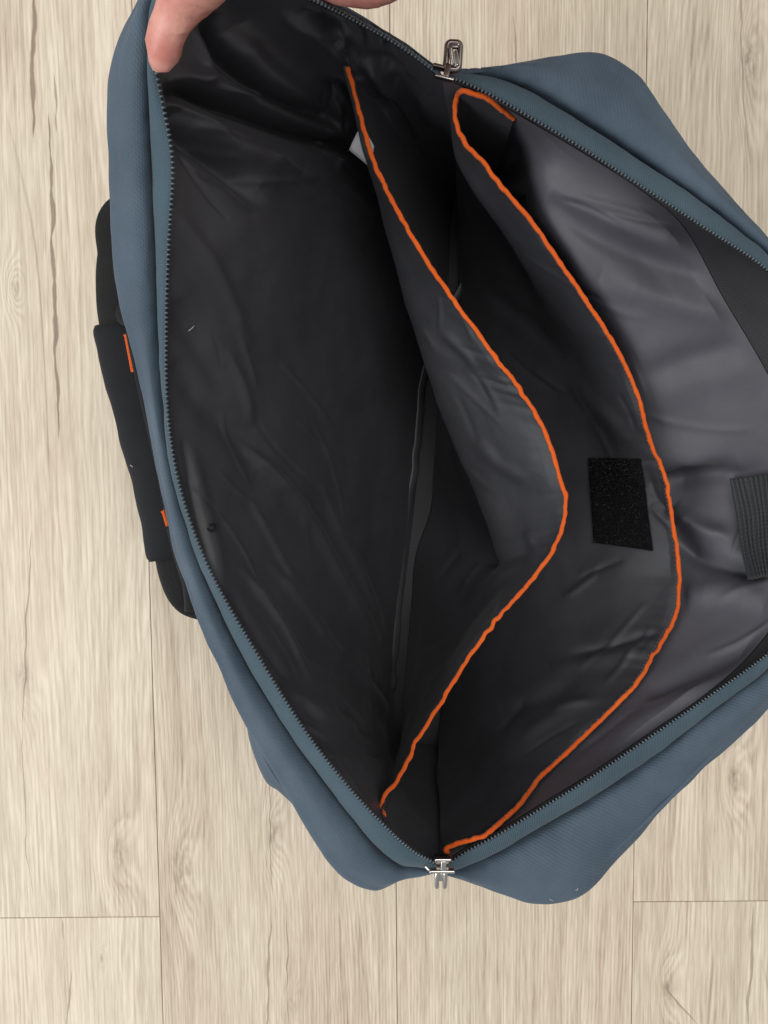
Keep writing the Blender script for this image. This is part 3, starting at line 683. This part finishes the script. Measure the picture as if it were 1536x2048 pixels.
# upper slider with rectangular pull lying away from the bag
s2 = empty('zipper_slider', P(888, 152, .193)); part(s2); s2['label'] = 'dark grey slider at the hand end of the zipper'
R2 = Matrix.Rotation(math.radians(-14), 4, 'Z')
box('wing', 36 * sc, 5 * sc, 0.003, M['silver'], s2, Tm((0, -10 * sc, 0.003)) @ R2, 0.0005)
box('wing', 40 * sc, 6 * sc, 0.004, M['gun'], s2, Tm((-2 * sc, 12 * sc, 0.001)) @ R2, 0.0005)
box('post', 11 * sc, 24 * sc, 0.003, M['gun'], s2, Tm((5 * sc, 3 * sc, 0.003)) @ R2 , 0.0004)
pl = loop('pull_tab', 25 * sc, 46 * sc, 7 * sc, 0.0015, 0.0017, M['gun'], s2, Tm((15 * sc, 8 * sc, 0.002)) @ Matrix.Rotation(math.radians(177), 4, 'Z') @ Matrix.Rotation(math.radians(-8), 4, 'X'))
box('end_bar', 20 * sc, 9 * sc, 0.0022, M['gun'], pl, Tm((0, -40 * sc, 0.0)), 0.0007)
box('bail', 9 * sc, 34 * sc, 0.0032, M['gun'], pl, Tm((3 * sc, -20 * sc, 0.0018)) @ Matrix.Rotation(math.radians(14), 4, 'Z') @ Matrix.Rotation(math.radians(-8), 4, 'X'), 0.0011)
box('bail', 7 * sc, 28 * sc, 0.0026, M['silver'], pl, Tm((-7 * sc, -17 * sc, 0.0016)) @ Matrix.Rotation(math.radians(14), 4, 'Z'), 0.0009)

# --- carry handle on the outer side
hd = empty('carry_handle', (0, 0, 0)); part(hd); hd['label'] = 'black padded handle with orange bar stitches'
gp = cat(pts([(243,648,.178),(262,735,.180),(285,830,.181),(312,935,.180),(331,1020,.179),(350,1112,.177)]), 60)
upv = np.array([0.35, 0.0, 0.94])
wd = np.full(60, 0.0142); th = np.full(60, 0.0052)
for k in range(3): wd[k] *= (0.93, 0.985, 1)[k]; wd[-1 - k] *= (0.93, 0.985, 1)[k]; th[k] *= (0.8, 0.94, 1)[k]; th[-1 - k] *= (0.8, 0.94, 1)[k]
gG = tube_grid(gp, wd, th, 40, upv, 3.6)
gn = fbm(gG, 40, 51)
gG = gG + (gG - gp[:, None]) * gn[..., None] * 0.10
me = grid_mesh(gG, 'grip', True); bm = bmesh.new(); bm.from_mesh(me); bm.verts.ensure_lookup_table()
bm.faces.new([bm.verts[k] for k in range(40)]); bm.faces.new([bm.verts[59 * 40 + k] for k in reversed(range(40))]); bmesh.ops.recalc_face_normals(bm, faces=bm.faces); bm.to_mesh(me); bm.free()
grip = link('grip', me, M['neoprene'], hd)
bsh = bvh_of(HALF['left']['shell'])
def on_shell(px, py, z):
    p = P(px, py, z); h_ = bsh.ray_cast(Vector((-0.6, p.y, z)), Vector((1, 0, 0)))[0]
    return list(h_ if h_ else p)
w1 = cat(np.concatenate([[lerp(np.array(on_shell(300, 392, .158)), np.array(P(300,392,.158)), 0.0)], pts([(262,425,.168),(240,520,.175),(238,600,.177),(245,660,.178)])]), 60)
tube('webbing', w1, 0.0112, M['webbing'], hd, rb=0.0014, seg=16, up=upv, power=4)
w2 = cat(np.concatenate([pts([(345,1100,.177),(356,1150,.175),(374,1188,.172),(405,1205,.168)]), [on_shell(450, 1225, .160)], [on_shell(470, 1235, .155)]]), 60)
tube('webbing', w2, 0.0098, M['webbing'], hd, rb=0.0016, seg=16, up=upv, power=4)
fl = cat(pts([(262,585,.181),(245,635,.183),(272,650,.184),(292,668,.183)]), 20)
tube('fold', fl, np.linspace(0.004, 0.0015, 20), M['webbing'], hd, rb=0.001, seg=8, up=upv)
fl2 = cat(pts([(345,1050,.184),(360,1110,.184),(378,1170,.182),(382,1222,.176)]), 24)
tube('fold', fl2, 0.0035, M['webbing'], hd, rb=0.001, seg=8, up=upv)
flp = cat(pts([(276,662,.1855),(292,740,.187),(312,830,.1875),(336,935,.1865),(352,1015,.185)]), 50)
tube('flap', flp, 0.0062, M['neoprene'], grip, rb=0.0009, seg=14, up=upv, power=3.5)
gb = bvh_of(np.concatenate([gG, gG[:, :1]], 1))
for (a, b) in (((253,670),(267,744)), ((327,1022),(337,1056))):
    C = []
    for k in range(40):
        u = k / 39; x = a[0] + (b[0] - a[0]) * u + (3.0 if (k // 2) % 2 else -3.0) * 0.7; y = a[1] + (b[1] - a[1]) * u
        p = drape(gb, x, y, 0.0004); 
        if p is not None: C.append(list(p))
    if len(C) > 4: tube('bar_stitch', np.array(C), 0.0011, M['orange'], grip, seg=6)
# front pocket edge peeping out below the rim on the outer side
fp = loft([pts([(500,1405,.188),(512,1470,.188),(545,1540,.187),(575,1580,.187),(600,1620,.186)]), pts([(498,1405,.172),(506,1475,.170),(535,1552,.168),(562,1572,.168),(600,1600,.17)]),
           pts([(540,1380,.12),(570,1430,.115),(600,1480,.11),(620,1500,.11),(650,1520,.11)])], 60, 20)
part(sheet('front_pocket', fp, M['blue'], None, 0.002, 0))
# loose black thread on the lining
C = []
for k in range(30):
    a = -2.4 + 5.4 * k / 29; p = drape(bvl, 423 + 6.5 * math.cos(a) * (1 if k < 26 else 1.2), 1055 + 6.5 * math.sin(a), 0.0012)
    if p: C.append(list(p))
part(tube('loose_thread', np.array(C), 0.0006, M['thread'], None, seg=6))

for k, (a, b) in enumerate((((374,662),(386,651)), ((262,930),(266,934)), ((1098,1796),(1106,1798)), ((1150,1778),(1154,1774)))):
    bvs = bvl if k == 0 else bvh_of(HALF['right']['shell']) if k > 1 else gb
    p, r = drape(bvs, *a, 0.0009), drape(bvs, *b, 0.0009)
    if p and r: part(tube('lint', cat(np.array([list(p), list(p.lerp(r, .5) + Vector((0.0004, 0, 0.0004))), list(r)]), 10), 0.00022, M['label'], None, seg=5))

# ------------------------------------------------------------------ the hand holding the corner
def q(px, py, z): return P(px, py, z)
J = {}   # name -> (co, radius)
def jn(n, px, py, z, r): J[n] = (q(px, py, z), r)
jn('wrist', 1080, -470, .300, .024); jn('arm1', 1300, -760, .330, .030); jn('arm2', 1500, -1050, .36, .034)
jn('palm', 930, -300, .285, .024)
jn('cmc', 800, -300, .315, .0185); jn('mcp', 590, -215, .318, .0150); jn('t1', 450, -105, .306, .0122); jn('t1b', 372, -12, .291, .0096); jn('ip', 333, 56, .283, .0069); jn('t2', 326, 92, .279, .0083); jn('tt', 318, 121, .2765, .0064)
for n, (kx, ky, kz), (ax, ay, az), (bx, by, bz), (ex, ey, ez), r in (
    ('index', (905,-130,.262), (745,-30,.240), (585,-48,.226), (480,-150,.212), .0098),
    ('middle', (930,-150,.240), (740,-70,.218), (590,-120,.205), (470,-170,.195), .0098),
    ('ring', (950,-180,.220), (770,-110,.198), (630,-140,.186), (520,-180,.180), .0092),
    ('little', (970,-220,.204), (830,-160,.182), (720,-160,.172), (640,-180,.168), .0080)):
    jn(n + '0', kx, ky, kz, r * 1.25); jn(n + '1', ax, ay, az, r); jn(n + '2', bx, by, bz, r * 0.92); jn(n + '3', ex, ey, ez, r * 0.78)
ED = [('arm2', 'arm1'), ('arm1', 'wrist'), ('wrist', 'palm'), ('palm', 'cmc'), ('cmc', 'mcp'), ('mcp', 't1'), ('t1', 't1b'), ('t1b', 'ip'), ('ip', 't2'), ('t2', 'tt')]
for n in ('index', 'middle', 'ring', 'little'): ED += [('palm', n + '0'), (n + '0', n + '1'), (n + '1', n + '2'), (n + '2', n + '3')]
# soft union: metaball-like skin from capsules sampled densely, remeshed into one surface
mb = bpy.data.metaballs.new('hand_form'); mb.resolution = 0.0019; mb.render_resolution = 0.0019; mb.threshold = 0.05
mbo = bpy.data.objects.new('hand_form', mb); COL.objects.link(mbo)
for a, b in ED:
    (pa, ra), (pb, rb) = J[a], J[b]; L = (pb - pa).length; n = max(3, int(L / 0.0028))
    for k in range(n + 1):
        u = k / n; e = mb.elements.new(); e.co = pa.lerp(pb, u); e.radius = (ra + (rb - ra) * u) * 1.155; e.stiffness = 2.0
bpy.context.view_layer.update()
dg = bpy.context.evaluated_depsgraph_get()
me = bpy.data.meshes.new_from_object(mbo.evaluated_get(dg)); me.materials.clear()
bpy.data.objects.remove(mbo)
hand = link('hand', me, M['skin'])
sm = hand.modifiers.new('smooth', 'SMOOTH'); sm.factor = 0.5; sm.iterations = 6
tag(hand, 'bare hand pressing its thumb on the upper left rim of the bag', 'hand')
